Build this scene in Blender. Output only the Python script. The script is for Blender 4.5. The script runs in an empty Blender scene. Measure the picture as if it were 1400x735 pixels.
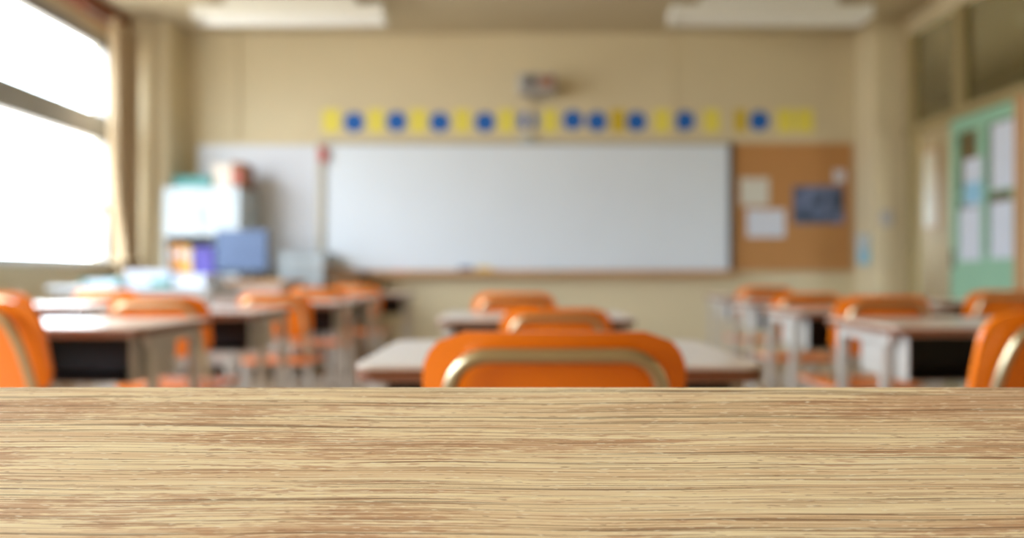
import bpy, bmesh, math, random
from mathutils import Vector, Matrix
random.seed(7)
PI = math.pi
SC = bpy.context.scene
C = SC.collection

# ------------------------------------------------------------------ helpers
def lin(c):
    return tuple((v/255/12.92) if v/255 <= .04045 else ((v/255+.055)/1.055)**2.4 for v in c)

def mat(name, rgb, rough=.5, metal=0.0, var=.06, scale=6.0, spec=.5, coat=0.0, stretch=None):
    m = bpy.data.materials.new(name); m.use_nodes = True
    nt = m.node_tree; b = nt.nodes['Principled BSDF']
    tc = nt.nodes.new('ShaderNodeTexCoord')
    n = nt.nodes.new('ShaderNodeTexNoise'); n.inputs['Scale'].default_value = scale; n.inputs['Detail'].default_value = 3
    if stretch:
        mp = nt.nodes.new('ShaderNodeMapping'); mp.inputs['Scale'].default_value = stretch
        nt.links.new(tc.outputs['Object'], mp.inputs[0]); nt.links.new(mp.outputs[0], n.inputs['Vector'])
    else:
        nt.links.new(tc.outputs['Object'], n.inputs['Vector'])
    r = nt.nodes.new('ShaderNodeValToRGB')
    l = lin(rgb)
    r.color_ramp.elements[0].position = .3; r.color_ramp.elements[1].position = .7
    r.color_ramp.elements[0].color = (*[v*(1-var) for v in l], 1)
    r.color_ramp.elements[1].color = (*[min(1, v*(1+var)) for v in l], 1)
    nt.links.new(n.outputs['Fac'], r.inputs[0]); nt.links.new(r.outputs[0], b.inputs['Base Color'])
    b.inputs['Roughness'].default_value = rough; b.inputs['Metallic'].default_value = metal
    b.inputs['Specular IOR Level'].default_value = spec
    if coat: b.inputs['Coat Weight'].default_value = coat; b.inputs['Coat Roughness'].default_value = .15
    return m

def glass(name, tint=(1, 1, 1), refl=.08):
    m = bpy.data.materials.new(name); m.use_nodes = True
    nt = m.node_tree; nt.nodes.remove(nt.nodes['Principled BSDF'])
    out = nt.nodes['Material Output']
    t = nt.nodes.new('ShaderNodeBsdfTransparent'); t.inputs[0].default_value = (*tint, 1)
    g = nt.nodes.new('ShaderNodeBsdfGlossy'); g.inputs['Roughness'].default_value = .03
    lw = nt.nodes.new('ShaderNodeLayerWeight'); lw.inputs[0].default_value = .5
    pw = nt.nodes.new('ShaderNodeMath'); pw.operation = 'POWER'; pw.inputs[1].default_value = 5
    fr = nt.nodes.new('ShaderNodeMath'); fr.operation = 'MULTIPLY_ADD'; fr.inputs[1].default_value = .6; fr.inputs[2].default_value = .025
    nt.links.new(lw.outputs['Facing'], pw.inputs[0]); nt.links.new(pw.outputs[0], fr.inputs[0])
    mx = nt.nodes.new('ShaderNodeMixShader')
    nt.links.new(fr.outputs[0], mx.inputs[0]); nt.links.new(t.outputs[0], mx.inputs[1]); nt.links.new(g.outputs[0], mx.inputs[2])
    nt.links.new(mx.outputs[0], out.inputs[0])
    return m

class MB:
    """collects shapes for ONE mesh object"""
    def __init__(s): s.bm = bmesh.new()
    def box(s, x0, x1, y0, y1, z0, z1, bev=0, rot=None, seg=2):
        t = bmesh.new(); bmesh.ops.create_cube(t, size=1)
        for v in t.verts:
            v.co = Vector(((x0+x1)/2+v.co.x*(x1-x0), (y0+y1)/2+v.co.y*(y1-y0), (z0+z1)/2+v.co.z*(z1-z0)))
        if bev: bmesh.ops.bevel(t, geom=t.edges[:], offset=bev, segments=seg, affect='EDGES', profile=.5)
        return s.merge(t, rot)
    def merge(s, t, M=None):
        if M is not None: bmesh.ops.transform(t, matrix=M, verts=t.verts[:])
        me = bpy.data.meshes.new('tmp'); t.to_mesh(me); t.free(); s.bm.from_mesh(me); bpy.data.meshes.remove(me)
        return s
    def tube(s, pts, r, n=12, cap=True):
        pts = [Vector(p) for p in pts]; t = bmesh.new(); rings = []
        up = None
        for i, p in enumerate(pts):
            a = pts[max(0, i-1)]; b = pts[min(len(pts)-1, i+1)]
            d = (b-a).normalized()
            if up is None:
                up = Vector((0, 0, 1)) if abs(d.z) < .9 else Vector((0, 1, 0))
            side = d.cross(up).normalized(); up = side.cross(d).normalized()
            rr = r[i] if isinstance(r, (list, tuple)) else r
            rings.append([t.verts.new(p+side*math.cos(2*PI*k/n)*rr+up*math.sin(2*PI*k/n)*rr) for k in range(n)])
        for a, b in zip(rings, rings[1:]):
            for k in range(n): t.faces.new((a[k], a[(k+1) % n], b[(k+1) % n], b[k]))
        if cap: t.faces.new(rings[0][::-1]); t.faces.new(rings[-1])
        bmesh.ops.recalc_face_normals(t, faces=t.faces[:])
        return s.merge(t)
    def cyl(s, c, axis, r, h, n=24, bev=0):
        t = bmesh.new(); bmesh.ops.create_cone(t, cap_ends=True, segments=n, radius1=r, radius2=r, depth=h)
        if bev: bmesh.ops.bevel(t, geom=[e for e in t.edges if abs(e.verts[0].co.z-e.verts[1].co.z) < 1e-6], offset=bev, segments=2, affect='EDGES')
        R = Vector((0, 0, 1)).rotation_difference(Vector(axis)).to_matrix().to_4x4()
        return s.merge(t, Matrix.Translation(c) @ R)
    def plate(s, outline, thick, fn, bev=0):
        """outline (u,v) list swept by thickness; fn(u,v,w)->xyz, w in 0..thick"""
        t = bmesh.new(); n = len(outline)
        a = [t.verts.new((u, v, 0)) for u, v in outline]; b = [t.verts.new((u, v, thick)) for u, v in outline]
        t.faces.new(a[::-1]); t.faces.new(b)
        for k in range(n): t.faces.new((a[k], a[(k+1) % n], b[(k+1) % n], b[k]))
        if bev:
            bmesh.ops.bevel(t, geom=[e for e in t.edges if abs(e.verts[0].co.z-e.verts[1].co.z) < 1e-7], offset=bev, segments=2, affect='EDGES')
        bmesh.ops.recalc_face_normals(t, faces=t.faces[:])
        for v in t.verts: v.co = Vector(fn(*v.co))
        return s.merge(t)
    def grid(s, nu, nv, front, back=None):
        """thick shell from two (i/nu, j/nv)->xyz surfaces"""
        t = bmesh.new()
        F = [[t.verts.new(front(i/nu, j/nv)) for j in range(nv+1)] for i in range(nu+1)]
        B = [[t.verts.new(back(i/nu, j/nv)) for j in range(nv+1)] for i in range(nu+1)]
        for i in range(nu):
            for j in range(nv):
                t.faces.new((F[i][j], F[i+1][j], F[i+1][j+1], F[i][j+1])); t.faces.new((B[i][j], B[i][j+1], B[i+1][j+1], B[i+1][j]))
        for i in range(nu):
            t.faces.new((F[i][0], B[i][0], B[i+1][0], F[i+1][0])); t.faces.new((F[i][nv], F[i+1][nv], B[i+1][nv], B[i][nv]))
        for j in range(nv):
            t.faces.new((F[0][j], F[0][j+1], B[0][j+1], B[0][j])); t.faces.new((F[nu][j], B[nu][j], B[nu][j+1], F[nu][j+1]))
        bmesh.ops.recalc_face_normals(t, faces=t.faces[:])
        return s.merge(t)
    def build(s, name, m, parent=None, smooth=False):
        me = bpy.data.meshes.new(name); s.bm.to_mesh(me); s.bm.free()
        me.materials.append(m)
        if smooth:
            for p in me.polygons: p.use_smooth = True
            try: me.set_sharp_from_angle(angle=math.radians(40))
            except Exception: pass
        o = bpy.data.objects.new(name, me); C.objects.link(o)
        if parent: o.parent = parent
        return o

def rrect(w, h, r, n=6):
    pts = []
    for cx, cy, a0 in ((w/2-r, h/2-r, 0), (-w/2+r, h/2-r, 90), (-w/2+r, -h/2+r, 180), (w/2-r, -h/2+r, 270)):
        for k in range(n+1):
            a = math.radians(a0+90*k/n); pts.append((cx+r*math.cos(a), cy+r*math.sin(a)))
    return pts

def rounded(path, r, n=5):
    """polyline with rounded corners"""
    P = [Vector(p) for p in path]; out = [P[0]]
    for a, b, c in zip(P, P[1:], P[2:]):
        u = (a-b); v = (c-b); rr = min(r, u.length*.49, v.length*.49)
        s = b+u.normalized()*rr; e = b+v.normalized()*rr
        for k in range(n+1):
            q = k/n; out.append(s*(1-q)**2+b*2*q*(1-q)+e*q*q)
    out.append(P[-1]); return out

def thing(name, label, cat, loc=(0, 0, 0), rz=0, group=None):
    o = bpy.data.objects.new(name, None); C.objects.link(o); o.empty_display_size = .05
    o.location = loc; o.rotation_euler = (0, 0, rz); tag(o, label, cat, group); return o
def tag(o, label, cat, group=None, kind=None):
    o['label'] = label; o['category'] = cat
    if group: o['group'] = group
    if kind: o['kind'] = kind
    return o
def struct(o, label, cat): return tag(o, label, cat, None, 'structure')
def kids(o): return [c for c in bpy.data.objects if c.parent == o]
def dup(root, loc, rz, label, scale=1.0):
    r = root.copy(); C.objects.link(r); r.location = loc; r.rotation_euler = (0, 0, rz); r['label'] = label
    r.scale = (scale, scale, scale)
    for ch in kids(root):
        c = ch.copy(); C.objects.link(c); c.parent = r
        for g in kids(ch):
            d = g.copy(); C.objects.link(d); d.parent = c
    return r

CAMZ = .84
def PX(px, d): return (px-700)*d/1000
def PZ(py, d): return CAMZ-(py-376)*d/1000

# ------------------------------------------------------------------ materials
M = {}
M['wall'] = mat('cream_paint', (213, 199, 165), .75, var=.03, scale=1.5)
M['wall_up'] = M['wall']
M['trim'] = mat('olive_cream_dimmed', (160, 143, 100), .65, var=.03, scale=2)  # trim paint toned down to hold the weaker light of the door side
M['ceil'] = mat('ceiling_board', (192, 178, 148), .85, var=.04, scale=30)
M['floor'] = mat('floor_boards', (172, 148, 120), .4, var=.10, scale=3, stretch=(9, .8, 1))
M['alu'] = mat('window_aluminium', (150, 150, 150), .4, .6, var=.04)
M['alu_pale'] = mat('pale_aluminium', (205, 205, 202), .4, .3, var=.04)
M['curtain'] = mat('curtain_cloth', (184, 162, 130), .9, var=.08, scale=20)
M['brown'] = mat('brown_wood', (128, 66, 34), .5, var=.15, scale=5, stretch=(1, .3, 8))
M['oak'] = mat('tan_wood', (196, 150, 104), .5, var=.10, scale=5, stretch=(.6, 8, 8))
M['darkwood'] = mat('dark_brown_wood', (122, 84, 40), .5, var=.15, scale=5, stretch=(8, 8, .7))
M['orange'] = mat('orange_plastic', (250, 128, 4), .32, var=.03, scale=8, coat=.3)
M['steel'] = mat('grey_painted_steel', (196, 192, 186), .35, .25, var=.03)
M['chrome'] = mat('chair_tube_metal', (198, 184, 150), .3, .95, var=.05)
M['rubber'] = mat('grey_rubber', (90, 88, 84), .8)
M['desktop'] = mat('pale_desk_laminate', (218, 204, 190), .28, var=.05, scale=4, stretch=(1, 14, 14), coat=.3)
M['edge'] = mat('brown_edge_band', (120, 72, 44), .5, var=.08)
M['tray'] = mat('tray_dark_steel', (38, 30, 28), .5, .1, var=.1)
M['white'] = mat('white_paint', (188, 199, 205), .35, var=.02)
M['board'] = mat('whiteboard_enamel', (224, 233, 243), .22, var=.012, scale=2)
M['sideboard'] = mat('pale_blue_enamel', (214, 218, 226), .35, var=.015, scale=2)
M['frame'] = mat('board_frame_metal', (178, 172, 158), .4, .3, var=.04)
M['frame_dark'] = mat('dark_grey_frame', (74, 70, 64), .5, var=.06)
M['cork'] = mat('cork', (186, 134, 80), .9, var=.14, scale=90)
M['blue'] = mat('blue_card', (22, 98, 182), .7, var=.03)
M['yellow'] = mat('yellow_card', (232, 218, 92), .7, var=.04)
M['gold'] = mat('mustard_card', (204, 176, 40), .7, var=.04)
M['paper'] = mat('white_paper', (216, 222, 234), .8, var=.02)
M['paper_c'] = mat('cream_paper', (214, 212, 200), .8, var=.03)
M['paper_b'] = mat('light_blue_print', (150, 200, 226), .8, var=.04)
M['green'] = mat('mint_green_paint', (150, 196, 168), .45, var=.03, scale=3)
M['glass'] = glass('window_glass')
M['glass_d'] = glass('corridor_glass', (.62, .62, .56))
M['teal'] = mat('teal_plastic', (70, 148, 144), .5)
M['tan'] = mat('cardboard', (150, 102, 74), .8, var=.06)
M['beige'] = mat('beige_card', (226, 214, 200), .8)
M['red'] = mat('red_plastic', (196, 92, 88), .5)
M['pink'] = mat('pink_plastic', (226, 120, 130), .5)
M['purple'] = mat('violet_binder', (92, 82, 172), .6)
M['amber'] = mat('amber_binder', (226, 152, 48), .6)
M['lemon'] = mat('pale_yellow_binder', (232, 196, 104), .6)
M['black'] = mat('black_plastic', (26, 28, 32), .45)
M['bluegrey'] = mat('monitor_shell', (66, 88, 124), .45, var=.05)
M['pinkgrey'] = mat('grey_desk_panel', (206, 190, 182), .5)
M['projgrey'] = mat('projector_shell', (176, 172, 170), .5, var=.08)
M['corr'] = mat('corridor_paint', (196, 182, 152), .8, var=.03)
M['lampwhite'] = mat('lamp_enamel', (240, 240, 234), .3, var=.01)
M['tubeglass'] = mat('fluorescent_tube', (245, 245, 240), .25, var=.01)

def photo_mat():
    m = bpy.data.materials.new('dark_blue_photo_print'); m.use_nodes = True
    nt = m.node_tree; b = nt.nodes['Principled BSDF']; b.inputs['Roughness'].default_value = .4
    tc = nt.nodes.new('ShaderNodeTexCoord'); n = nt.nodes.new('ShaderNodeTexNoise'); n.inputs['Scale'].default_value = 7
    r = nt.nodes.new('ShaderNodeValToRGB'); e = r.color_ramp.elements
    e[0].position = .36; e[0].color = (*lin((34, 60, 80)), 1); e[1].position = .66; e[1].color = (*lin((128, 140, 180)), 1)
    nt.links.new(tc.outputs['Object'], n.inputs['Vector']); nt.links.new(n.outputs['Fac'], r.inputs[0]); nt.links.new(r.outputs[0], b.inputs['Base Color'])
    return m
M['photo'] = photo_mat()

def wood_mat():
    m = bpy.data.materials.new('oak_plank_grain'); m.use_nodes = True
    nt = m.node_tree; N = nt.nodes.new; L = nt.links.new; b = nt.nodes['Principled BSDF']
    tc = N('ShaderNodeTexCoord')
    def mapping(sx, sy, src=None, off=(0, 0, 0)):
        p = N('ShaderNodeMapping'); p.inputs['Scale'].default_value = (sx, sy, 1); p.inputs['Location'].default_value = off
        L(src or tc.outputs['Object'], p.inputs[0]); return p.outputs[0]
    def noise(v, detail=2, rough=.5, dist=0):
        n = N('ShaderNodeTexNoise'); n.inputs['Scale'].default_value = 1; n.inputs['Detail'].default_value = detail
        n.inputs['Roughness'].default_value = rough; n.inputs['Distortion'].default_value = dist; L(v, n.inputs['Vector']); return n.outputs['Fac']
    def math_(op, a, c, clamp=False):
        n = N('ShaderNodeMath'); n.operation = op; n.use_clamp = clamp
        for i, q in enumerate((a, c)):
            if hasattr(q, 'links') or hasattr(q, 'is_linked'): L(q, n.inputs[i])
            else: n.inputs[i].default_value = q
        return n.outputs[0]
    def rng(v, a, c, lo=0., hi=1., smooth=True):
        n = N('ShaderNodeMapRange'); n.interpolation_type = 'SMOOTHSTEP' if smooth else 'LINEAR'
        L(v, n.inputs[0]); n.inputs[1].default_value = a; n.inputs[2].default_value = c; n.inputs[3].default_value = lo; n.inputs[4].default_value = hi
        return n.outputs[0]
    def mix(f, a, c, mode='MIX'):
        n = N('ShaderNodeMix'); n.data_type = 'RGBA'; n.blend_type = mode
        if isinstance(f, float): n.inputs[0].default_value = f
        else: L(f, n.inputs[0])
        for k, q in ((6, a), (7, c)):
            if isinstance(q, tuple): n.inputs[k].default_value = (*q, 1)
            else: L(q, n.inputs[k])
        return n.outputs[2]
    # gentle waviness of the grain
    w = noise(mapping(3.0, 9.0), 2)
    wv = math_('MULTIPLY', math_('SUBTRACT', w, .5), .012)
    cx = N('ShaderNodeCombineXYZ'); L(wv, cx.inputs[1])
    va = N('ShaderNodeVectorMath'); va.operation = 'ADD'; L(tc.outputs['Object'], va.inputs[0]); L(cx.outputs[0], va.inputs[1])
    V = va.outputs[0]
    fine = noise(mapping(8, 1000, V), 3, .65)             # hair-fine streaks
    pore = noise(mapping(2.6, 480, V, (3, 7, 0)), 2, .6)   # long dark pore lines
    pore2 = noise(mapping(4, 720, V, (9, 1, 0)), 2, .6)
    band = noise(mapping(1.8, 130, V, (1, 2, 0)), 3, .6)    # broader streaks
    sh = N('ShaderNodeMapping'); sh.inputs['Rotation'].default_value = (0, 0, math.radians(-4)); L(V, sh.inputs[0])
    cath = noise(mapping(3.2, 27, sh.outputs[0], (.35, 4.2, 0)), 4, .55, .5)   # wide brown figures
    jag = noise(mapping(60, 480, V), 2, .6)
    c1 = mix(rng(band, .38, .64), lin((250, 230, 188)), lin((233, 202, 160)))
    cm = math_('ADD', cath, math_('MULTIPLY', math_('SUBTRACT', jag, .5), .34))
    cm = math_('ADD', cm, math_('MULTIPLY', math_('SUBTRACT', fine, .5), .35))
    c2 = mix(rng(cm, .515, .58, 0, .60), c1, lin((194, 142, 106)))
    c3 = mix(rng(fine, .52, .60, 0, .50), c2, lin((176, 130, 96)))
    c3 = mix(rng(pore2, .57, .62, 0, .55), c3, lin((150, 108, 76)))
    c4 = mix(rng(pore, .59, .63, 0, .70), c3, lin((122, 86, 58)))
    c5 = mix(rng(fine, .36, .44, .6, 0), c4, lin((252, 238, 206)))
    fl = noise(mapping(110, 800, V, (5, 5, 0)), 1, .5)
    c5 = mix(rng(fl, .64, .70, 0, .6), c5, lin((255, 242, 212)))
    fd = noise(mapping(90, 700, V, (2, 8, 0)), 1, .5)
    c5 = mix(rng(fd, .66, .72, 0, .5), c5, lin((150, 106, 76)))
    L(c5, b.inputs['Base Color'])
    b.inputs['Roughness'].default_value = .55; b.inputs['Specular IOR Level'].default_value = .3
    bp = N('ShaderNodeBump'); bp.inputs['Strength'].default_value = .25; bp.inputs['Distance'].default_value = .0006
    L(fine, bp.inputs['Height']); L(bp.outputs[0], b.inputs['Normal'])
    return m
M['plank'] = wood_mat()

# ------------------------------------------------------------------ room shell
XL, XR, YW, YB, ZC = -3.645, 3.645, 7.14, -2.6, 3.2
SILL, HEAD = .95, 3.0
WY0, WY1 = -2.2, 6.70           # window band along the left wall
struct(MB().box(-3.9, 6.0, YB-.15, 11.2, -.12, 0).build('floor', M['floor']), 'brown boarded classroom floor under the desks', 'floor')
struct(MB().box(-3.9, 6.0, YB-.15, 11.2, ZC, ZC+.12).build('ceiling', M['ceil']), 'cream ceiling with two white lamps', 'ceiling')
struct(MB().box(XL-.2, XR, YW, YW+.15, 0, ZC).build('wall_front', M['wall']), 'cream front wall behind the whiteboard', 'wall')
struct(MB().box(XL-.2, XR+.1, YB-.15, YB, 0, ZC).build('wall_back', M['wall']), 'cream wall at the rear of the classroom', 'wall')
wl = MB().box(XL-.2, XL, YB, YW, 0, SILL-.03).box(XL-.2, XL, YB, YW, HEAD, ZC).box(XL-.2, XL, WY1, YW, SILL-.03, HEAD).box(XL-.2, XL, YB, WY0, SILL-.03, HEAD)
struct(wl.build('wall_left', M['wall']), 'cream window wall along the side of the classroom', 'wall')
wr = MB().box(XR, XR+.1, YB, 5.18, 0, 2.12).box(XR, XR+.1, YB, YW, 3.04, ZC).box(XR, XR+.08, 6.72, YW, 0, 3.04)
struct(wr.build('wall_right', M['wall']), 'cream corridor side wall with high glazing', 'wall')
struct(MB().box(3.34, XR, 6.75, YW, 0, ZC, .012).build('pillar_right', M['wall']), 'cream square pillar in the corner by the corkboard', 'pillar')
struct(MB().box(XL, -3.17, 6.75, YW, 0, ZC, .012).build('pillar_left', M['wall']), 'cream square pillar in the corner by the curtain', 'pillar')
struct(MB().box(XL, XL+.13, YB, 6.74, 3.07, ZC-.001, .006).build('trim_1', M['brown']), 'red-brown wooden pelmet above the windows', 'pelmet')
struct(MB().box(-2.74, -2.66, YW-.02, YW, 2.14, ZC, .006).build('trim_2', M['wall']), 'thin cream conduit rising above the pale side board', 'trim')
struct(MB().box(1.575, 1.60, YW-.012, YW, 2.2, ZC, .003).build('trim_3', M['wall']), 'thin vertical joint strip on the upper front wall', 'trim')
struct(MB().box(-3.17, 3.34, YW-.015, YW, 0, .09, .004).build('baseboard_front', M['darkwood']), 'brown baseboard of the front wall', 'baseboard')

# left windows: frame, rails, glass
wf = bpy.data.objects.new('window_1', None); C.objects.link(wf)
struct(wf, 'bright overexposed window band with grey rails beside the curtain', 'window')
f = MB()
f.box(XL-.12, XL-.03, WY0, WY1, SILL-.03, SILL+.03, .004).box(XL-.12, XL-.03, WY0, WY1, HEAD-.12, HEAD, .004)
for y in (WY0+.03, -.4, 1.4, 3.2, 5.0, WY1-.03): f.box(XL-.12, XL-.03, y-.035, y+.035, SILL+.03, HEAD-.05, .004)
f.build('window_frame', M['alu'], wf)
MB().box(XL-.13, XL-.01, WY0, WY1, 2.04, 2.27, .008).build('transom_rail', M['alu'], wf)
MB().tube([(XL-.02, WY0, 1.425), (XL-.02, WY1, 1.425)], .035).build('guard_rail', M['alu'], wf)
MB().box(XL-.082, XL-.074, WY0, WY1, SILL+.03, HEAD-.05).build('window_pane', M['glass'], wf)
MB().box(XL-.03, XL+.07, WY0, 6.74, SILL-.03, SILL, .006).build('window_sill', M['alu_pale'], wf)
for py, z in ((5.72, 2.63), (5.78, 1.54)):
    lt = MB().box(XL-.074, XL-.05, py-.03, py+.03, z-.02, z+.02, .005).box(XL-.055, XL-.03, py-.006, py+.05, z-.012, z+.012, .004)
    lt.build('window_latch', M['bluegrey'], wf)

# curtain gathered beside the pillar
def curt(u, v, off):
    z = 3.06 - 2.42*v
    pinch = 1-.42*math.exp(-((z-.95)/.42)**2) if z > .95 else 1-.42*math.exp(-((z-.95)/.6)**2)
    yc = 6.70-(.40*pinch)*(1-u)
    x = -3.46+.038*math.sin(u*2*PI*5.5)*(.85+.15*math.sin(3*v+u*6))+.02*math.sin(u*21+v*2)
    return Vector((x+off, yc, z))
ct = thing('curtain', 'beige-brown curtain gathered beside the bright window', 'curtain', (-3.46, 6.6, .64))
cm = MB().grid(90, 24, lambda u, v: curt(u, v, 0)-Vector((-3.46, 6.6, .64)), lambda u, v: curt(u, v, .006)-Vector((-3.46, 6.6, .64)))
cm.build('curtain_cloth', M['curtain'], ct, True)
MB().tube([(-.06, -.55, 2.41), (-.06, .1, 2.41)], .012).build('curtain_rail', M['alu'], ct)
MB().box(-.075, .075, -.20, .105, .30, .35, .012).build('tieback', M['curtain'], ct)

# right side: beam, posts, transom glazing, door
beam = MB().box(XR-.03, XR+.1, YB, 6.75, 2.12, 2.20, .006)
struct(beam.build('trim_4', M['trim']), 'cream beam between the high glazing and the doors', 'trim')
posts = MB()
for y in (6.71, 5.98, 5.08, 3.9, 2.7, 1.5, .3, -.9, -2.1): posts.box(XR-.012, XR+.1, y-.045, y+.045, 2.20, 3.04, .004)
struct(posts.build('trim_5', M['trim']), 'cream posts dividing the high corridor glazing', 'trim')
ys = [6.71, 5.98, 5.08, 3.9, 2.7, 1.5, .3, -.9, -2.1]
for i, (a, c) in enumerate(zip(ys, ys[1:])):
    w = MB().box(XR+.04, XR+.048, c+.04, a-.04, 2.20, 3.04).build('window_%d' % (i+2), M['glass_d'])
    desc = ['dark high corridor window next to the corner pillar', 'dark wide high corridor window above the green door'][i] if i < 2 else 'high corridor window, %s one towards the rear after the green door' % ['first', 'second', 'third', 'fourth', 'fifth', 'sixth'][i-2]
    struct(w, desc, 'window')
struct(MB().box(XR-.02, XR+.05, 6.56, 6.72, 0, 2.12, .006).build('trim_6', M['trim']), 'olive cream door jamb, dimness put into its paint, beside the corner pillar', 'trim')
struct(MB().box(XR-.03, XR+.1, 5.18, 5.27, 0, 2.12, .006).build('trim_7', M['oak']), 'tan door post at the near side of the green door', 'trim')
# green sliding door leaf, with two glazed lights
dr = bpy.data.objects.new('door_1', None); C.objects.link(dr); dr.location = (XR+.02, 5.675, 0)
struct(dr, 'mint green sliding door with glazed lights and papers', 'door')
y0, y1 = -.405, .405
lf = MB()
Lz0, Lz1 = 1.0, 2.0
cols = [(-.345, -.045), (.06, .325)]       # near light, far light
lf.box(-.02, .02, y0, y1, .01, Lz0).box(-.02, .02, y0, y1, Lz1, 2.115)
for a, c in ((y0, cols[0][0]), (cols[0][1], cols[1][0]), (cols[1][1], y1)): lf.box(-.02, .02, a, c, Lz0, Lz1)
lf.build('door_panel', M['green'], dr)
for a, c in cols:
    MB().box(-.004, .004, a, c, Lz0, Lz1).build('door_glass', M['glass_d'], dr)
    MB().box(-.018, .018, a, c, 1.465, 1.50, .003).build('glazing_bar', M['green'], dr)
MB().box(-.032, -.02, .35, .385, .9, 1.05, .004).build('door_handle', M['frame_dark'], dr)
MB().tube([(-.0, .405, .02), (0, .405, 2.1)], .012).build('door_edge', M['oak'], dr)
# papers on the door
def door_paper(px0, px1, py0, py1, m, label, stripe=None):
    X = XR-.006
    d0 = X*1000/(px1-700); d1 = X*1000/(px0-700); dm = (d0+d1)/2
    z1, z0 = PZ(py0, dm), PZ(py1, dm)
    o = thing('door_notice', label, 'notice', (X, dm, z0), 0, 'notices on the green door')
    w = (d1-d0)/2; h = z1-z0
    MB().box(-.0015, .0015, -w, w, 0, h).build('sheet', m, o)
    if stripe: MB().box(-.0025, -.0015, -w*.96, w*.96, stripe[0]*h, stripe[1]*h).build('printed_block', M['paper_b'], o)
door_paper(1318, 1343, 216, 281, M['paper'], 'small notice with light blue lower half on the green door, upper far pane', (.05, .5))
door_paper(1312, 1341, 284, 356, M['paper'], 'plain white notice on the green door, lower far pane')
door_paper(1356, 1388, 166, 257, M['paper'], 'tall white notice on the green door, upper near pane')
door_paper(1354, 1385, 275, 353, M['paper'], 'white notice on the green door, lower near pane')

# corridor beyond the door
cr = MB().box(5.8, 5.95, 7.7, 11.1, 0, ZC).box(5.8, 5.95, YB, 3.0, 0, ZC).box(5.8, 5.95, 3.0, 7.7, 0, 1.1).box(5.8, 5.95, 3.0, 7.7, 2.0, ZC)
cr.box(XR+.1, 4.1, 11.1, 11.2, 0, ZC).box(5.65, 5.95, 11.1, 11.2, 0, ZC).box(4.1, 5.65, 11.1, 11.2, 0, 1.75).box(4.1, 5.65, 11.1, 11.2, 2.3, ZC).box(XR+.1, 5.95, YB-.15, YB, 0, ZC).box(XR, XR+.1, YW, 11.2, 0, ZC)
struct(cr.build('wall_corridor', M['corr']), 'dim corridor walls seen through the door gap', 'wall')
cw = MB().box(5.87, 5.88, 3.0, 7.7, 1.1, 2.0).build('window_10', M['glass'])  # unseen opening, added so daylight brightens the corridor
struct(cw, 'unseen corridor window added for light, across from the classroom door', 'window')
cw = MB().box(4.1, 5.65, 11.14, 11.15, 1.75, 2.3).build('window_11', M['glass'])  # out of view, added to light the corridor end and its panel
struct(cw, 'unseen window added for light at the far end of the corridor', 'window')
nb = thing('corridor_window_stand_in', 'pale cream panel standing in for a corridor window, seen through the door gap', 'noticeboard', (5.8, 10.44, 1.5))  # panel in place of a corridor window that came out too bright
MB().box(-.02, 0, -.5, .5, 0, 1.05, .003).build('panel', M['paper_c'], nb)
fr_ = MB().box(-.03, 0, -.53, -.5, -.03, 1.08, .003).box(-.03, 0, .5, .53, -.03, 1.08, .003).box(-.03, 0, -.5, .5, -.03, 0, .003).box(-.03, 0, -.5, .5, 1.05, 1.08, .003)
fr_.build('frame', M['oak'], nb)

# ------------------------------------------------------------------ ceiling lamps
def lamp(px0, px1, label):
    d = 6.22; x0, x1 = PX(px0, 6.1), PX(px1, 6.1); xc = (x0+x1)/2; hw = (x1-x0)/2
    t = thing('ceiling_lamp', label, 'lamp', (xc, d, ZC), 0, 'white ceiling lamps')
    h = MB()
    t_ = bmesh.new()
    prof = [(-.125, -.20), (-.115, -.105), (-.05, -.09), (.05, -.09), (.115, -.105), (.125, -.20), (.11, -.20), (.07, -.15), (-.07, -.15), (-.11, -.20)]
    A = [t_.verts.new((-hw, y, z)) for y, z in prof]; B = [t_.verts.new((hw, y, z)) for y, z in prof]
    t_.faces.new(A[::-1]); t_.faces.new(B)
    for k in range(len(prof)): t_.faces.new((A[k], A[(k+1) % len(prof)], B[(k+1) % len(prof)], B[k]))
    bmesh.ops.recalc_face_normals(t_, faces=t_.faces[:])
    h.merge(t_).build('housing', M['lampwhite'], t)
    MB().box(-hw*.7, hw*.7, -.05, .05, -.092, 0, .005).build('ceiling_mount', M['lampwhite'], t)
    for y in (-.04, .04): MB().tube([(-hw+.02, y, -.172), (hw-.02, y, -.172)], .016).build('fluorescent_tube', M['tubeglass'], t, True)
    for s in (-1, 1): MB().box(s*hw-.012, s*hw+.012, -.128, .128, -.203, -.09, .004).build('end_cap', M['lampwhite'], t)
lamp(263, 521, 'white ceiling lamp on the window side')
lamp(923, 1192, 'white ceiling lamp on the door side')

# ------------------------------------------------------------------ front wall boards
x0, x1, z0, z1 = PX(445, YW), PX(995, YW), PZ(369, YW), PZ(199, YW)
wb = thing('whiteboard', 'wide white whiteboard in the middle of the front wall', 'whiteboard', ((x0+x1)/2, YW, z0))
w, h = (x1-x0)/2, z1-z0
MB().box(-w, w, -.03, 0, 0, h).build('writing_surface', M['board'], wb)
MB().box(-w-.02, w+.02, -.045, 0, h, h+.03, .005).build('top_frame', M['frame'], wb)
MB().box(-w-.075, -w, -.06, 0, -.03, h+.03, .006).build('side_frame', M['frame'], wb)
MB().box(w, w+.045, -.055, 0, -.03, h+.03, .006).build('side_frame', M['frame_dark'], wb)['label'] = 'frame post with its shadow put into the dark grey'  # frame plus its shadow, both in one dark colour
tr = MB().box(-w+.12, w+.045, -.13, 0, -.06, -.03, .006).box(-w+.12, w+.045, -.135, -.125, -.06, -.005, .003)
tr.build('marker_tray', M['oak'], wb)
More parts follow.
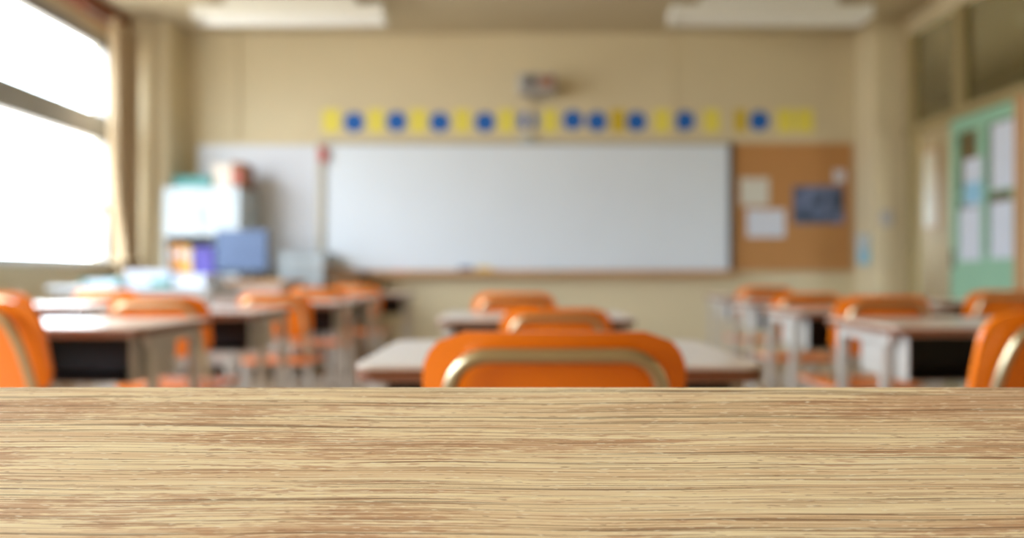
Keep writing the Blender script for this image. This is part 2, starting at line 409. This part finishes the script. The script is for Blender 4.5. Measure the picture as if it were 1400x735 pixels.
MB().box(-.06, .06, -.07, -.0, h+.03, h+.075, .01).build('sensor_box', M['white'], wb)
rt = tag(MB().box(PX(435, 7.05), PX(446, 7.05), 7.055, 7.078, PZ(221, 7.05), PZ(201, 7.05), .004).build('clip', M['red']), 'small red clip at the top corner of the whiteboard frame', 'clip')
# things on the tray
TRAYZ = z0-.0285
def trayz(): return TRAYZ
def marker(px, m, label):
    o = thing('marker_pen', label, 'pen', (PX(px, 7.05), 7.06, trayz()+.015))
    MB().cyl((0, 0, 0), (1, 0, 0), .015, .10, 16, .002).build('barrel', m, o, True)
    MB().cyl((.068, 0, 0), (1, 0, 0), .0155, .04, 16, .003).build('cap', m, o, True)
marker(545, M['pink'], 'pink marker pen lying on the whiteboard tray')
marker(755, M['teal'], 'teal marker pen lying on the whiteboard tray')
def eraser(px, m, label):
    o = thing('board_eraser', label, 'eraser', (PX(px, 7.05), 7.065, trayz()))
    MB().box(-.07, .07, -.03, .03, .02, .06, .008).build('grip', m, o)
    MB().box(-.068, .068, -.029, .029, 0, .022, .003).build('felt_pad', M['beige'], o)
eraser(637, M['bluegrey'], 'blue board eraser on the whiteboard tray')
eraser(662, M['lemon'], 'yellow board eraser on the whiteboard tray')

x0, x1, za, zb = PX(272, YW), PX(434, YW), PZ(372, YW), PZ(200, YW)
sb = thing('side_board', 'pale blue-grey side board between the cabinet and whiteboard', 'board', ((x0+x1)/2, YW, za))
w = (x1-x0)/2; h = zb-za
MB().box(-w, w, -.02, 0, 0, h).build('panel', M['sideboard'], sb)
fr = MB().box(-w-.015, w+.0, -.026, 0, h, h+.015, .003).box(-w-.015, w, -.026, 0, -.015, 0, .003).box(-w-.015, -w, -.026, 0, 0, h, .003)
fr.build('frame', M['alu_pale'], sb)

x0, x1, za, zb = PX(1003, YW), PX(1163, YW), PZ(369, YW), PZ(197, YW)
cb = thing('cork_board', 'brown corkboard between the whiteboard and the corner pillar', 'noticeboard', ((x0+x1)/2, YW, za))
w = (x1-x0)/2; h = zb-za
MB().box(-w, w, -.02, 0, 0, h).build('cork_panel', M['cork'], cb)
fr = MB().box(-w, w, -.026, 0, h-.012, h+.01, .003).box(-w, w, -.026, 0, -.015, .008, .003).box(w-.012, w+.008, -.026, 0, 0, h, .003)
fr.build('frame', M['oak'], cb)
def pin_paper(px0, px1, py0, py1, m, name, label, pins=1):
    d = YW-.022; a, c = PX(px0, d), PX(px1, d)
    o = thing(name, label, 'paper' if m is not M['photo'] else 'picture', ((a+c)/2, d, PZ(py1, d)))
    w, h = (c-a)/2, (py1-py0)*d/1000
    MB().box(-w, w, -.003, 0, 0, h).build('sheet', m, o)
    if m is M['photo']:
        MB().box(-w-.012, w+.012, -.002, .0, -.012, h+.012).build('border', M['bluegrey'], o)
    for k in range(pins):
        MB().cyl((0 if pins == 1 else (-w*.9, w*.9)[k], -.008, h-.02), (0, 1, 0), .008, .012, 12).build('pin', M['red'], o)
pin_paper(1012, 1051, 243, 281, M['paper_c'], 'pinned_sheet', 'small grey-white sheet pinned high on the corkboard near the whiteboard')
pin_paper(1021, 1073, 286, 324, M['paper'], 'pinned_sheet', 'wide white sheet pinned below the grey-white sheet')
pin_paper(1086, 1152, 256, 304, M['photo'], 'poster', 'dark blue landscape picture pinned on the corkboard', 2)
pin_paper(1140, 1155, 232, 249, M['paper'], 'pinned_note', 'tiny white note pinned above the dark blue picture')

# row of paper shapes above the whiteboard
def ordl(i): return ['first', 'second', 'third', 'fourth', 'fifth', 'sixth', 'seventh', 'eighth', 'ninth', 'tenth', 'eleventh', 'twelfth'][i]
blues = [(484, 167), (542, 166), (601, 167), (663, 167), (722, 165), (783, 164), (816, 166), (870, 166), (936, 165), (1038, 165)]
for i, (px, py) in enumerate(blues):
    o = MB().cyl((0, 0, 0), (0, 1, 0), .098, .006, 40, .001).build('hanging_paper_disc', M['blue'])
    o.location = (PX(px, YW-.004), YW-.004, PZ(py, YW-.004))
    tag(o, 'blue paper disc, %s from the window side above the whiteboard' % ordl(i), 'paper disc', 'blue discs above the whiteboard')
yel = [(453, 24, 'yellow'), (514, 22, 'yellow'), (572, 23, 'yellow'), (632, 22, 'yellow'), (692, 21, 'yellow'), (752, 20, 'yellow'), (845, 20, 'gold'), (905, 22, 'yellow'), (973, 22, 'yellow'), (1012, 16, 'gold'), (1074, 23, 'yellow'), (1100, 24, 'yellow')]
for i, (px, wd, mk) in enumerate(yel):
    hw = wd*.00714/2
    o = MB().plate(rrect(2*hw, .225, .02, 4), .004, lambda u, v, q: (u, -q, v)).build('hanging_paper_card', M[mk])
    o.location = (PX(px, YW-.001), YW-.001, PZ(165, YW)); o.rotation_euler = (0, random.uniform(-.05, .05), 0)
    tag(o, '%s paper card, %s of the cards from the window side above the whiteboard' % ({'yellow': 'yellow', 'gold': 'mustard'}[mk], ordl(i)), 'paper card', 'yellow cards above the whiteboard')

# projector on the wall
pj = thing('wall_projector', 'grey projector mounted on the wall above the whiteboard', 'projector', (PX(734, 6.95), YW, PZ(117, 6.95)))
MB().box(-.175, .175, -.33, -.06, -.085, .085, .02, seg=3).build('body', M['projgrey'], pj)
MB().cyl((-.07, -.335, 0), (0, 1, 0), .05, .04, 24, .004).build('lens_ring', M['rubber'], pj, True)
MB().box(-.18, -.165, -.3, -.08, -.07, .07, .004).build('side_panel', M['white'], pj)
MB().box(.02, .15, -.337, -.325, -.05, .05, .002).build('vent', M['tan'], pj)
MB().box(-.06, .06, -.065, 0, -.1, .1, .006).build('wall_bracket', M['frame'], pj)
cd = MB().box(PX(723, YW)-.03, PX(723, YW)+.03, YW-.025, YW, PZ(196, YW)+.09, PZ(135, YW), .005)
tag(cd.build('cable_duct', M['wall']), 'cream cable duct running down from projector to whiteboard', 'cable duct')

# switch + holder on the right pillar
sw = thing('light_switch', 'grey light switch plate on the front of the corner pillar', 'switch', (PX(1212, 6.75), 6.75, PZ(298, 6.75)))
MB().plate(rrect(.12, .14, .012, 4), .012, lambda u, v, q: (u, -q, v), .002).build('plate', M['projgrey'], sw)
for z in (-.03, .03): MB().box(-.02, .02, -.018, -.010, z-.018, z+.018, .003).build('rocker', M['alu_pale'], sw)
hd = thing('wall_dispenser', 'small white and blue dispenser hanging on the side of the corner pillar', 'dispenser', (3.34, 6.86, PZ(361, 6.86)))
MB().box(-.085, 0, -.06, .06, .14, .28, .015).build('upper_case', M['white'], hd)
MB().box(-.075, 0, -.05, .05, 0, .14, .012).build('bottle', M['paper_b'], hd)
MB().cyl((-.045, 0, -.008), (0, 0, 1), .012, .02, 12).build('nozzle', M['white'], hd)

# ------------------------------------------------------------------ teacher's corner
cx0, cx1 = -3.155, -2.455
cab = thing('cabinet', 'tall white cabinet with closed upper box beside the window corner', 'cabinet', ((cx0+cx1)/2, 6.62, 0))
w = (cx1-cx0)/2; D = .46
cs = MB().box(-w, -w+.025, 0, D, 0, 1.64, .003).box(w-.025, w, 0, D, 0, 1.64, .003).box(-w, w, 0, D, 1.615, 1.64, .003).box(-w, w, 0, D, 1.19, 1.215, .003).box(-w, w, 0, D, 0, .06, .003).box(-w+.02, w-.02, D-.015, D, .05, 1.62)
cs.build('body', M['white'], cab)
MB().box(-w+.025, w-.025, 0, D-.02, .825, .85, .003).build('shelf', M['white'], cab)
for s in (-1, 1):
    dd = MB().box(min(s*.003, s*(w-.004)), max(s*.003, s*(w-.004)), -.02, -.001, 1.2, 1.632, .004).build('door', M['white'], cab)
    MB().box(min(s*.03, s*.045), max(s*.03, s*.045), -.034, -.02, 1.32, 1.44, .003).build('handle', M['alu_pale'], dd)
    dd = MB().box(min(s*.003, s*(w-.004)), max(s*.003, s*(w-.004)), -.02, -.001, .07, .82, .004).build('door', M['white'], cab)
    MB().box(min(s*.03, s*.045), max(s*.03, s*.045), -.034, -.02, .55, .67, .003).build('handle', M['alu_pale'], dd)
def binder(x, wd, h, m, label, d=.24):
    o = thing('ring_binder', label, 'binder', (x, 6.66, .85), 0, 'binders in the cabinet')
    MB().box(-wd/2, wd/2, 0, d, 0, h, .004).build('cover', m, o)
    MB().box(-wd/2+.005, wd/2-.005, .01, d+.003, .006, h-.006).build('pages', M['paper'], o)
    MB().box(-wd*.3, wd*.3, -.003, .001, h*.5, h*.8).build('spine_label', M['paper'], o)
binder(-3.085, .06, .27, M['amber'], 'amber binder standing in the cabinet, closest to the window')
binder(-3.015, .065, .28, M['amber'], 'amber binder standing between another amber binder and a yellow one')
binder(-2.945, .06, .25, M['lemon'], 'pale yellow binder standing in the cabinet')
o = thing('storage_box', 'violet box on the cabinet shelf beside the binders', 'box', (-2.81, 6.75, .85))
MB().box(-.09, .09, -.1, .14, 0, .20, .006).build('body', M['purple'], o); MB().box(-.095, .095, -.105, .145, .18, .245, .006).build('lid', M['purple'], o)
# on top of the cabinet
o = thing('storage_tray', 'flat teal tray on top of the white cabinet', 'tray', (-2.92, 6.82, 1.64))
MB().box(-.17, .17, -.15, .15, 0, .075, .012).build('body', M['teal'], o); MB().box(-.175, .175, -.155, .155, .075, .10, .008).build('lid', M['teal'], o)
o = thing('carton', 'pale beige carton on top of the white cabinet', 'box', (-2.655, 6.82, 1.64))
MB().box(-.085, .085, -.12, .12, 0, .20, .004).build('body', M['beige'], o)
MB().box(-.087, .087, -.122, .122, .17, .215, .004).build('lid', M['beige'], o)
o = thing('file_box', 'narrow red-brown file box at the edge of the cabinet top', 'box', (-2.507, 6.82, 1.64))
MB().box(-.05, .05, -.15, .15, 0, .23, .006).build('body', M['tan'], o)
MB().box(-.03, .03, -.153, -.149, .06, .14).build('spine_label', M['red'], o)

# low cabinet under the side board
lc = thing('low_cabinet', 'low white cabinet below the pale side board', 'cabinet', (-1.935, 6.735, 0))
MB().box(-.205, .205, 0, .33, 0, 1.03, .005).build('body', M['white'], lc)
MB().box(-.215, .215, -.012, .335, 1.03, 1.055, .004).build('top', M['white'], lc)
dd = MB().box(-.2, .2, -.018, 0, .06, 1.015, .004).build('door', M['white'], lc)
MB().box(.15, .165, -.032, -.018, .55, .67, .003).build('handle', M['alu_pale'], dd)
# lectern
lt = thing('lectern', 'dark brown wooden lectern under the whiteboard corner', 'lectern', (-1.53, 6.72, 0))
MB().box(-.15, .15, -.1, .14, .03, .84, .006).build('body', M['darkwood'], lt)
MB().box(-.19, .19, -.14, .17, 0, .04, .006).build('plinth', M['darkwood'], lt)
R = Matrix.Translation((0, 0, .885)) @ Matrix.Rotation(math.radians(9), 4, 'Y')
MB().box(-.18, .18, -.15, .17, -.016, .016, .006, R).build('top', M['darkwood'], lt)
MB().box(-.12, .12, -.104, -.099, .2, .7).build('front_panel', M['brown'], lt)

# teacher's desk
td = thing('teacher_desk', 'tan-topped teacher desk in front of the white cabinet', 'desk', (-2.44, 5.86, 0))
MB().box(-.62, .62, 0, .62, .765, .80, .006).build('tabletop', M['oak'], td)
MB().box(-.6, .6, .02, .04, .12, .765, .003).build('front_panel', M['pinkgrey'], td)
for s in (-1, 1): MB().box(s*.59-.015, s*.59+.015, .02, .6, .03, .765, .003).build('side_panel', M['steel'], td)
pd = MB().box(.2, .575, .06, .58, .1, .76, .004).build('drawer_unit', M['steel'], td)
for sx in (-.57, .57):
    for sy in (.05, .57): MB().cyl((sx, sy, .015), (0, 0, 1), .016, .03, 12).build('foot', M['rubber'], td)
# monitor
mo = thing('monitor', 'blue-grey monitor standing on the teacher desk', 'monitor', (PX(331, 6.2), 6.2, .80), math.radians(-6))
MB().plate(rrect(.46, .345, .02, 4), .04, lambda u, v, q: (u, -q+.02, v+.25), .008).build('rear_shell', M['bluegrey'], mo)
MB().box(-.205, .205, .02, .026, .10, .40, .002).build('screen', M['black'], mo)
MB().box(-.03, .03, -.012, .012, .015, .16, .005).build('stand_neck', M['black'], mo)
MB().plate(rrect(.26, .18, .04, 5), .016, lambda u, v, q: (u, v, q), .004).build('stand_base', M['black'], mo)
# side table with papers
st = thing('side_table', 'white side table with paper piles beside the window', 'table', (-2.66, 5.08, 0))
MB().box(-.58, .58, 0, .6, .735, .76, .006).build('tabletop', M['white'], st)
MB().box(-.54, .54, .04, .56, .68, .735, .003).build('apron', M['steel'], st)
for sx in (-.53, .53):
    for sy in (.05, .55): MB().tube([(sx, sy, 0), (sx, sy, .70)], .016).build('leg', M['steel'], st, True)
def papers(x, y, w, d, h, m, label, rz=0):
    t = MB(); n = max(2, int(h/.012))
    for k in range(n):
        a = random.uniform(-.006, .006); b = random.uniform(-.006, .006)
        t.box(-w/2+a, w/2+a, -d/2+b, d/2+b, k*h/n, (k+1)*h/n-.0006)
    o = t.build('paper_pile', m); o.location = (x, y, .76); o.rotation_euler.z = rz
    tag(o, label, 'papers', 'paper piles on the side table')
papers(-2.61, 5.32, .30, .22, .12, M['paper'], 'tall white paper pile in the middle of the side table', .1)
papers(-2.25, 5.27, .24, .30, .075, M['paper'], 'low white paper pile at the side table end by the teacher desk', -.1)
papers(-2.42, 5.565, .28, .21, .09, M['paper'], 'white paper pile at the back of the side table', .05)
o = thing('letter_tray', 'teal letter tray on the side table closest to the window', 'tray', (-2.90, 5.3, .76))
MB().box(-.13, .13, -.16, .16, 0, .012, .003).box(-.13, -.122, -.16, .16, .01, .06).box(.122, .13, -.16, .16, .01, .06).box(-.13, .13, .15, .16, .01, .06).build('shell', M['teal'], o)
MB().box(-.1, .1, -.14, .14, .013, .045).build('paper_stack', M['paper'], o)
o = tag(MB().box(-.065, .065, -.04, .04, 0, .05, .006).build('pencil_case', M['teal']), 'teal pencil case lying in front of the white paper piles', 'pencil case'); o.location = (-2.45, 5.125, .76)

# ------------------------------------------------------------------ school chair
def make_chair():
    t = thing('school_chair', '', 'chair', (0, 0, 0), 0, 'orange school chairs')
    HB = .2275; ZT = .765; W = .362
    def yb(u, z): return -.185-.055*(z-.54)/.225 + .028*(u/.18)**2
    # backrest: rounded outline panel, curved around the sitter
    t_ = MB(); n = 40
    out = rrect(W, HB, .055, 8)
    bmx = bmesh.new()
    cols_ = 24; rows = 12
    def edge(sv, w2, h2, r):   # half-width at height v of rounded rect
        a = abs(sv)-(h2-r)
        return w2 if a <= 0 else w2-r+math.sqrt(max(0, r*r-a*a))
    def pt(i, j, off):
        a = j/rows; v = (-1+2*a)
        v = math.copysign(abs(v)**.72, v)*HB/2
        hw = edge(v, W/2, HB/2, .062)
        u = hw*(-1+2*i/cols_); z = ZT-HB/2+v
        return Vector((u, yb(u, z)+off, z))
    t_.grid(cols_, rows, lambda i, j: pt(i*cols_, j*rows, 0), lambda i, j: pt(i*cols_, j*rows, .012))
    t_.build('backrest', M['orange'], t, True)
    # seat: dished shell
    def st_(i, j, off):
        v = -1+2*j; vv = math.copysign(abs(v)**.75, v)*.185
        hw = edge(vv, .18, .185, .05); u = hw*(-1+2*i)
        z = .425-.012*(1-(u/.18)**2)*(1-(vv/.185)**2)
        if vv > .12: z -= .02*((vv-.12)/.065)**2
        return Vector((u, vv+.0, z+off))
    MB().grid(18, 18, lambda i, j: st_(i, j, 0), lambda i, j: st_(i, j, -.012)).build('seat', M['orange'], t, True)
    # arch of tube behind the backrest
    def yf(z): return -.185-.055*(z-.54)/.225-.014
    p = rounded([(-.165, -.13, .40), (-.163, -.168, .47), (-.150, yf(.66)+.004, .66), (-.125, yf(.735), .735), (.125, yf(.735), .735), (.150, yf(.66)+.004, .66), (.163, -.168, .47), (.165, -.13, .40)], .05, 6)
    MB().tube(p, .0105, 12).build('back_frame', M['chrome'], t, True)
    for s in (-1, 1):
        MB().tube([(s*.165, -.17, .402), (s*.165, .16, .402)], .0105).build('seat_rail', M['steel'], t, True)
        for y, dy in ((-.16, -.03), (.15, .015)):
            l = MB().tube([(s*.165, y, .40), (s*.175, y+dy, .012)], .0105).build('leg', M['steel'], t, True)
            MB().cyl((s*.175, y+dy, .010), (0, 0, 1), .015, .02, 14, .003).build('rubber_foot', M['rubber'], l, True)
        MB().tube([(s*.173, -.178, .13), (s*.173, .158, .13)], .008).build('stretcher', M['steel'], t, True)
    for y in (-.15, .14): MB().tube([(-.165, y, .402), (.165, y, .402)], .009).build('cross_rail', M['steel'], t, True)
    return t
ch0 = make_chair()
BK = -.235   # backrest distance behind the chair's origin
first_chair = [True]
def chair(X, d, label, rz=0, s=1.0):
    off = Vector((-math.sin(rz)*BK*s, math.cos(rz)*BK*s))
    loc = (X-off.x, d-off.y, 0)
    if first_chair[0]:
        ch0.location = loc; ch0.rotation_euler.z = rz; ch0['label'] = label; ch0.scale = (s, s, s); first_chair[0] = False
    else: dup(ch0, loc, rz, label, s)
R_ = math.radians
chair(.058, .965, 'large orange chair right behind the wooden tabletop, closest of all')
chair(PX(761, 2.25), 2.25, 'orange chair with small back directly ahead of the nearest chair', 0, .965)
chair(PX(702, 3.12), 3.12, 'orange chair furthest ahead in the middle column', R_(-4))
chair(-1.315, 1.74, 'orange chair cut by the picture edge on the window side', R_(-9), 1.02)
chair(PX(211, 2.65), 2.65, 'orange chair second from the camera in the inner window-side column', R_(1))
chair(PX(372, 3.55), 3.55, 'orange chair third from the camera in the inner window-side column', 0, .985)
chair(PX(432, 4.45), 4.45, 'orange chair fourth from the camera in the inner window-side column', R_(0))
chair(PX(486, 5.35), 5.35, 'orange chair furthest ahead in the inner window-side column', R_(-3))
chair(-2.30, 3.2, 'orange chair of the outer window-side column, nearer one, mostly hidden', 0)
chair(PX(140, 4.12), 4.12, 'orange chair of the outer window-side column in front of the side table', 0)
chair(1.17, 1.53, 'orange chair cut by the picture edge on the door side', R_(10))
chair(PX(1214, 2.7), 2.7, 'orange chair second from the camera in the inner door-side column', R_(2))
chair(PX(1107, 3.7), 3.7, 'orange chair third from the camera in the inner door-side column', R_(-3), .98)
chair(PX(1048, 4.7), 4.7, 'orange chair furthest ahead in the inner door-side column', R_(0))
chair(2.44, 3.6, 'orange chair in front of the green door in the outer column', R_(1))

# ------------------------------------------------------------------ school desk
def make_desk():
    t = thing('school_desk', '', 'desk', (0, 0, 0), 0, 'school desks with dark book trays')
    W, D, Z = .64, .45, .70     # origin: middle of the near edge on the floor
    tp = MB().plate(rrect(W, D, .03, 5), .006, lambda u, v, q: (u, v+D/2, Z-.006+q), .0015).build('tabletop', M['desktop'], t)
    MB().plate(rrect(W, D, .03, 5), .018, lambda u, v, q: (u, v+D/2, Z-.0245+q)).build('edge_band', M['edge'], tp)
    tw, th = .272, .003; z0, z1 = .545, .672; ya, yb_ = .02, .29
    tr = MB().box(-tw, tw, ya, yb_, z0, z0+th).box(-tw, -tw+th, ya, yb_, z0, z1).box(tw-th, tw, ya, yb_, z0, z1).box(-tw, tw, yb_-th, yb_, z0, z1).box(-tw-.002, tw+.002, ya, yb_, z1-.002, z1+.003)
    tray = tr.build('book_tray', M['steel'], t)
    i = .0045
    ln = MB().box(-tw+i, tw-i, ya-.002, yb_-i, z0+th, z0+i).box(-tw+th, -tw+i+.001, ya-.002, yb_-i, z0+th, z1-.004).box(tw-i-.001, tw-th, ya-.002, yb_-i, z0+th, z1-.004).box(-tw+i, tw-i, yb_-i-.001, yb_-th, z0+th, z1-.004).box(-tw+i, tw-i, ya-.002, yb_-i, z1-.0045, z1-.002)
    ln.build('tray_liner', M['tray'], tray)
    for s in (-1, 1):
        x = s*.292
        for y in (.10, .37):
            l = MB().box(x-.014, x+.014, y-.014, y+.014, .035, .675, .003).build('leg', M['steel'], t)
        MB().box(x-.012, x+.012, .06, .38, .645, .675, .003).build('side_rail', M['steel'], t)
        ft = MB().box(x-.016, x+.016, .01, .43, .01, .037, .005).build('foot_bar', M['steel'], t)
        for y in (.03, .41): MB().cyl((x, y, .005), (0, 0, 1), .016, .012, 14).build('rubber_foot', M['rubber'], ft)
    MB().box(-.282, .282, .36, .38, .10, .13, .003).build('stretcher', M['steel'], t)
    MB().tube(rounded([(.300, .16, .62), (.314, .16, .62), (.314, .16, .59), (.330, .16, .60)], .01, 3), .004, 8).build('bag_hook', M['steel'], t)
    return t
dk0 = make_desk(); first_desk = [True]
def desk(X, d, label, rz=0):
    if first_desk[0]:
        dk0.location = (X, d, 0); dk0.rotation_euler.z = rz; dk0['label'] = label; first_desk[0] = False
    else: dup(dk0, (X, d, 0), rz, label)
desk(.074, 1.13, 'school desk at the nearest large orange chair, pale top')
desk(.08, 2.34, 'school desk second in the middle column, behind the nearest chair back')
desk(-1.31, 1.97, 'school desk beside the window-side chair cut by the picture edge')
desk(-1.285, 2.80, 'school desk second from the camera in the inner window-side column')
desk(-1.185, 3.72, 'school desk third from the camera in the inner window-side column')
desk(-1.215, 4.60, 'school desk fourth from the camera in the inner window-side column')
desk(-1.11, 5.50, 'school desk furthest ahead in the inner window-side column')
desk(-2.25, 3.36, 'nearer school desk of the outer column along the windows')
desk(-2.28, 4.27, 'farther school desk of the outer column along the windows')
desk(1.365, 2.00, 'school desk beside the door-side chair cut by the picture edge')
desk(1.432, 2.85, 'school desk second from the camera in the inner door-side column')
desk(1.585, 3.88, 'school desk third from the camera in the inner door-side column')
desk(1.715, 4.85, 'school desk furthest ahead in the inner door-side column')
desk(2.505, 3.78, 'school desk in the outer column near the green door')

# ------------------------------------------------------------------ wooden table in front
SL = math.radians(32); Ed, Ez = .47, CAMZ-.151*.47
tb = thing('wooden_table', 'large pale oak table with sloping top across the foreground', 'table', (0, Ed, 0))
LEN = .60; TH = .034
Rm = Matrix.Translation((0, 0, Ez)) @ Matrix.Rotation(SL, 4, 'X')
tp = MB().box(-1.15, 1.15, -LEN, 0, -TH, 0, .0025, seg=3).build('tabletop', M['plank'], tb)
tp.matrix_local = Rm
def topz(y): return Ez+math.tan(SL)*y-TH/math.cos(SL)
for sx in (-1.05, 1.05):
    for y in (-.06, -.48):
        MB().box(sx-.03, sx+.03, y-.03, y+.03, 0, topz(y-.03)+.0, .004).build('leg', M['oak'], tb)
    ap = MB(); t_ = bmesh.new()
    q = [t_.verts.new((sx+dx, y, z)) for dx in (-.012, .012) for y, z in ((-.48, topz(-.48)-.1), (-.06, topz(-.06)-.1), (-.06, topz(-.06)-.001), (-.48, topz(-.48)-.001))]
    for idx in ((0, 1, 2, 3), (7, 6, 5, 4), (0, 4, 5, 1), (1, 5, 6, 2), (2, 6, 7, 3), (3, 7, 4, 0)): t_.faces.new([q[k] for k in idx])
    bmesh.ops.recalc_face_normals(t_, faces=t_.faces[:])
    ap.merge(t_).build('side_apron', M['oak'], tb)
MB().box(-1.02, 1.02, -.07, -.046, topz(-.07)-.12, topz(-.07)-.002, .003).build('rear_apron', M['oak'], tb)

# ------------------------------------------------------------------ light
w = bpy.data.worlds.new('sky'); SC.world = w; w.use_nodes = True
nt = w.node_tree; bg = nt.nodes['Background']
tc = nt.nodes.new('ShaderNodeTexCoord'); sp = nt.nodes.new('ShaderNodeSeparateXYZ'); rp = nt.nodes.new('ShaderNodeValToRGB')
mr = nt.nodes.new('ShaderNodeMapRange'); mr.inputs[1].default_value = -1; mr.inputs[2].default_value = 1
nt.links.new(tc.outputs['Generated'], sp.inputs[0]); nt.links.new(sp.outputs[2], mr.inputs[0]); nt.links.new(mr.outputs[0], rp.inputs[0])
E = rp.color_ramp.elements
E[0].position = .47; E[0].color = (.36, .35, .32, 1)
E[1].position = 1.0; E[1].color = (1.38, 1.56, 1.76, 1)
for p, k in ((.505, .44), (.62, .72), (.75, 1.05)):
    e = E.new(p); e.color = (.83*k, .94*k, 1.05*k, 1)
nt.links.new(rp.outputs[0], bg.inputs[0]); bg.inputs[1].default_value = 20.0
pl = bpy.data.lights.new('window_portal', 'AREA'); pl.shape = 'RECTANGLE'; pl.size = HEAD-SILL; pl.size_y = WY1-WY0
pl.cycles.is_portal = True
po = bpy.data.objects.new('window_portal', pl); C.objects.link(po)
po.location = (XL-.16, (WY0+WY1)/2, (SILL+HEAD)/2); po.rotation_euler = (0, R_(-90), 0)

# ------------------------------------------------------------------ camera
cam = bpy.data.cameras.new('camera'); co = bpy.data.objects.new('camera', cam); C.objects.link(co)
co.location = (0, 0, CAMZ); co.rotation_euler = (PI/2, 0, 0)
cam.sensor_width = 36; cam.lens = 36*1000/1400; cam.shift_y = 8.5/1400; cam.clip_start = .02
cam.dof.use_dof = True; cam.dof.focus_distance = .410; cam.dof.aperture_fstop = 2.85
SC.camera = co
vs = SC.view_settings
vs.view_transform = 'Standard'; vs.look = 'None'; vs.gamma = 1; vs.use_curve_mapping = False; vs.exposure = 0.0
